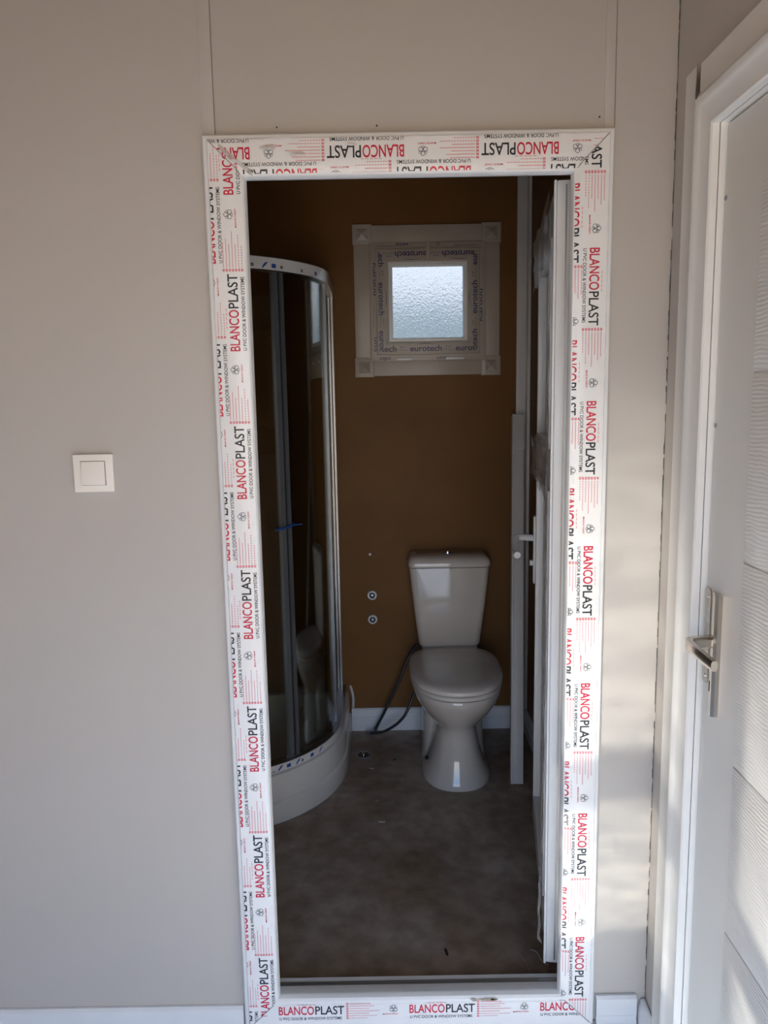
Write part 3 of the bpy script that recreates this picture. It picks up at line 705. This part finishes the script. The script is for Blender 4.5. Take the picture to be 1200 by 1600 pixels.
# leaning white plastic post
p0, p1 = Vector((.849, 1.135, .004)), Vector((.925, 1.612, 1.405))
ax = (p1-p0).normalized(); sd = Vector((1, 0, 0)); sd = (sd-ax*sd.dot(ax)).normalized(); nr = sd.cross(ax)
if nr.y > 0: nr = -nr
def sec(p, w, d): return [p+sd*a*w+nr*b*d for a, b in ((-1, -1), (1, -1), (1, 1), (-1, 1))]
po = tag(empty('trim_post', p0), 'long white plastic casing strip leaning in the corner beside the open door leaf', 'trim strip')
rel(G().loft([sec(p0+nr*.0, .021, .012), sec(p1, .021, .012)]).out('casing_strip', 'pvc_dim', bevel=.002), po)
rel(G().loft([sec(p0+nr*.006-sd*.024, .004, .018), sec(p1+nr*.006-sd*.024, .004, .018)]).out('edge_flange', 'pvc_dim', bevel=.0015), po)
q0 = p0.lerp(p1, .90); rel(G().loft([sec(q0+nr*.0135, .0215, .0015), sec(p1+nr*.0135, .0215, .0015)]).out('joint_sleeve', 'pvc_dim'), po)
# short offcut on the floor between toilet and wall
tag(G().loft([[(.90, 1.62, .002), (.935, 1.62, .002), (.935, 1.62, .05), (.90, 1.62, .05)], [(.865, 1.36, .002), (.90, 1.36, .002), (.90, 1.36, .012), (.865, 1.36, .012)]]).out('trim_offcut', 'pvc_dim', bevel=.002), 'short dim trim offcut lying on the floor right of the toilet', 'trim offcut')

# shower enclosure
sh = tag(empty('shower_enclosure', (-.2, 1.3, 0)), 'quadrant shower cabin with curved glass and white tray in the back left corner', 'shower')
CX, CY, RR = -.31, 1.30, .50
def qpath(ins, n=24):
    r = RR-ins
    return [(CX+RR-ins, BY-.004)]+[(CX+r*math.cos(math.pi/2*k/n), CY-r*math.sin(math.pi/2*k/n)) for k in range(n+1)]+[(-.652, CY-r)]
def tray_ring(ins, z, back=.0): return [(x, min(y, BY-.004-back), z) for x, y in qpath(ins)[0:]]+[(-.652+back, CY-RR+ins, z), (-.652+back, BY-.004-back, z)]
def dedupe(r):
    r = r[:-2]; x, y, z = r[-1]; return r
g = G()
def tring(ins, z, back=0):
    pts = qpath(ins)
    pts = [(pts[0][0], BY-.004-back)]+pts[1:-1]+[(-.655+back, CY-RR+ins), (-.655+back, BY-.004-back)]
    return [(x, y, z) for x, y in pts]
g.loft([tring(.004, .002), tring(.0, .01), tring(.002, .078), tring(.010, .086), tring(.010, .165), tring(.014, .178), tring(.024, .184), tring(.062, .184, .03), tring(.075, .176, .04), tring(.10, .075, .07), tring(.16, .062, .12)])
tray = rel(g.out('shower_tray', 'acrylic', smooth=True, auto=35), sh)
def strip(name, path, o0, o1, z0, z1, m, ins0=None, **k):
    """solid band between two insets of the quadrant path; path = list of indices"""
    a = path(o0); b = path(o1)
    rings = [[(p[0], p[1], z0), (p[0], p[1], z1), (q[0], q[1], z1), (q[0], q[1], z0)] for p, q in zip(a, b)]
    return rel(G().loft(rings).out(name, m, smooth=True, auto=40, **k), sh)
ZT = 1.95
top = strip('top_rail', qpath, .028, .066, ZT-.045, ZT, 'alu')
bot = strip('bottom_rail', qpath, .022, .060, .182, .214, 'alu')
def arc(a0, a1, n=14): return lambda ins: [(CX+(RR-ins)*math.cos(a0+(a1-a0)*k/n), CY-(RR-ins)*math.sin(a0+(a1-a0)*k/n)) for k in range(n+1)]
strip('glass_door', arc(.05, .775), .044, .048, .215, ZT-.045, 'glass')
strip('glass_door', arc(.795, 1.52), .044, .048, .215, ZT-.045, 'glass')
strip('fixed_glass', lambda ins: [(CX+RR-ins, BY-.02), (CX+RR-ins, 1.24)], .054, .058, .215, ZT-.045, 'glass')
strip('fixed_glass', lambda ins: [(CX+.02, CY-RR+ins), (-.645, CY-RR+ins)], .054, .058, .215, ZT-.045, 'glass')
strip('door_profile', arc(.742, .772, 3), .038, .054, .205, ZT-.04, 'alu_dark')
strip('door_profile', arc(.798, .836, 3), .036, .056, .205, ZT-.04, 'alu_dark')
strip('door_profile', arc(.05, .085, 3), .038, .052, .205, ZT-.04, 'alu_dark')
strip('post_profile', lambda ins: [(CX+RR-ins, 1.33), (CX+RR-ins, 1.295)], .048, .064, .205, ZT-.04, 'alu_dark')
strip('wall_profile', lambda ins: [(CX+RR-ins, BY-.002), (CX+RR-ins, BY-.03)], .037, .045, .186, ZT-.005, 'alu')
strip('wall_profile', lambda ins: [(CX+RR-ins, BY-.0015), (CX+RR-ins, BY-.024)], .050, .056, .186, ZT-.005, 'alu')
strip('seal_lip', arc(.775, .796, 2), .043, .050, .21, ZT-.045, 'seal')
# printed film on the two rails
def railfilm(z0, z1, ins, parent, marks):
    n = 30; v = []
    for k in range(n+1):
        a = .12+(1.5-.12)*k/n
        for z in (z0, z1): v.append((CX+(RR-ins)*math.cos(a)-off2.x, CY-(RR-ins)*math.sin(a)-off2.y, z))
    mesh_obj('protective_film', v, [(2*k, 2*k+1, 2*k+3, 2*k+2) for k in range(n)], 'film', parent, smooth=True)
    R0 = RR-ins+.0006
    def fn(s, t):
        a = 1.5-s/R0; return (CX+R0*math.cos(a), CY-R0*math.sin(a), z0+t)
    for s, kind in marks:
        p = Print()
        if kind == 's': p.stroke('blue', [(s, .004), (s+.004, .010), (s+.012, .018), (s+.02, .024)], [.002, .006, .007, .002])
        if kind == 'b': p.rect('blue', s, s+.017, .007, .020)
        if kind == 'd': p.g('grey_print').add([(s+.006*math.cos(q*.785), .012+.006*math.sin(q*.785), 0) for q in range(8)], [tuple(range(8))])
        if kind == 't': p.rect('navy', s, s+.035, .006, .0085)
        p.put(fn, {'blue': 'film_mark', 'navy': 'film_mark', 'grey_print': 'film_mark'}, parent, [])
off2 = Vector((0, 0, 0))
railfilm(ZT-.042, ZT-.003, .0272, top, [(.10, 's'), (.20, 's'), (.235, 'd'), (.27, 's'), (.305, 'b'), (.345, 'd'), (.44, 'd'), (.52, 'b')])
railfilm(.184, .212, .0212, bot, [(.10, 'b'), (.16, 's'), (.19, 'd'), (.21, 't'), (.255, 's'), (.29, 'b'), (.33, 's'), (.36, 'd'), (.40, 'b'), (.45, 's')])
# clear sealant tail where the tray meets the back wall
rel(G().tube(spline([(.197, BY-.008, .11), (.199, BY-.012, .15), (.194, BY-.010, .185), (.186, BY-.012, .215)], 4), [.006]*12+[.003], 8).out('sealant_bead', 'pvc_dim', smooth=True), sh)
# shower waste
rel(G().cyl((-.2, 1.2, .062), (0, 0, 1), .045, .006).out('waste_cover', 'chrome', smooth=True, auto=30), sh)
# blue cord tied round the two door profiles
pts = []
ca = (CX+(RR-.046)*math.cos(.785), CY-(RR-.046)*math.sin(.785))
tn = Vector((math.sin(.785), math.cos(.785), 0)).normalized(); nn = Vector((math.cos(.785), -math.sin(.785), 0))
cc = Vector((ca[0], ca[1], 1.055))
loop = [cc+tn*.036*math.cos(a)+nn*.017*math.sin(a)+Vector((0, 0, .004*math.cos(a))) for a in [k*math.pi/8 for k in range(17)]]
cdn = tag(empty('blue_cord', cc), 'blue cord tied around the dark profiles of the shower doors', 'cord')
rel(G().tube(loop, .0028, 8).out('cord_loop', 'string', smooth=True), cdn)
rel(G().tube(spline([cc+nn*.018, cc+nn*.03+tn*.02+Vector((0, 0, .006)), cc+nn*.026+tn*.05+Vector((0, 0, .003))], 4), .0024, 8).out('cord_end', 'string', smooth=True), cdn)
rel(G().tube(spline([cc+nn*.018, cc+nn*.03-tn*.03+Vector((0, 0, -.002)), cc+nn*.024-tn*.065+Vector((0, 0, -.004))], 4), .0024, 8).out('cord_end', 'string', smooth=True), cdn)
rel(G().loft([[cc+nn*.019+Vector((.006*math.cos(a)*s, .006*math.sin(a)*s, z)) for a in [k*.785 for k in range(8)]] for s, z in ((.4, -.007), (1, -.003), (1, .003), (.4, .007))]).out('knot', 'string', smooth=True), cdn)

# small litter on the bathroom floor
def litter(name, x, y, l, w, h, ang, m, label, cat):
    c, s = math.cos(ang), math.sin(ang); ring = []
    for z, k in ((.0006, 1), (h, .8)):
        ring.append([(x+(a*l*c-b*w*s)*k, y+(a*l*s+b*w*c)*k, z) for a, b in ((-1, -.5), (-.3, -1), (.8, -.8), (1, .2), (.2, 1), (-.9, .6))])
    tag(G().loft(ring).out(name, m), label, cat)
litter('wood_chip', .325, .885, .014, .004, .004, -.1, 'chip', 'pale sliver lying in the middle of the bathroom floor', 'debris')
litter('plastic_crumb', .283, 1.285, .010, .004, .003, -.2, 'chip', 'pale crumb on the floor just in front of the drain', 'debris')
litter('dark_pebble', .377, 1.355, .005, .005, .005, 0, 'darkwood', 'tiny dark crumb on the floor between drain and toilet', 'debris')
litter('dark_splinter', .50, .235, .004, .016, .003, .15, 'darkwood', 'short dark splinter on the floor near the threshold', 'debris')
litter('wood_splinter', .10, .145, .034, .002, .003, .12, 'darkwood', 'long dark splinter on the floor at the left end of the threshold', 'debris')
litter('pale_fleck', .305, 1.03, .006, .003, .002, .5, 'chip', 'small pale fleck on the floor before the shower tray', 'debris')
tag(G().tube(spline([(.727, .235, .003), (.742, .215, .010), (.75, .19, .004), (.762, .165, .012)], 5), .0016, 6).out('film_strand', 'film_clear', smooth=True), 'curled strand of clear film on the floor by the hinge jamb', 'film scrap')
tag(G().tube(spline([(.69, .23, .002), (.705, .19, .004), (.712, .15, .002)], 5), .0014, 6).out('film_strand', 'film_clear', smooth=True), 'thin straightish strand of clear film on the floor left of the open leaf', 'film scrap')
# nail heads above the frame
for x, z, lb in ((.150, 2.033, 'tiny nail head in the wall above the left part of the frame'), (.352, 2.033, 'tiny nail head in the wall above the middle of the frame'), (.802, 2.042, 'tiny nail head in the wall above the right corner of the frame')):
    tag(G().cyl((x, -.002, z), (0, 1, 0), .0015, .003, 8).out('nail_head', 'hole'), lb, 'nail')
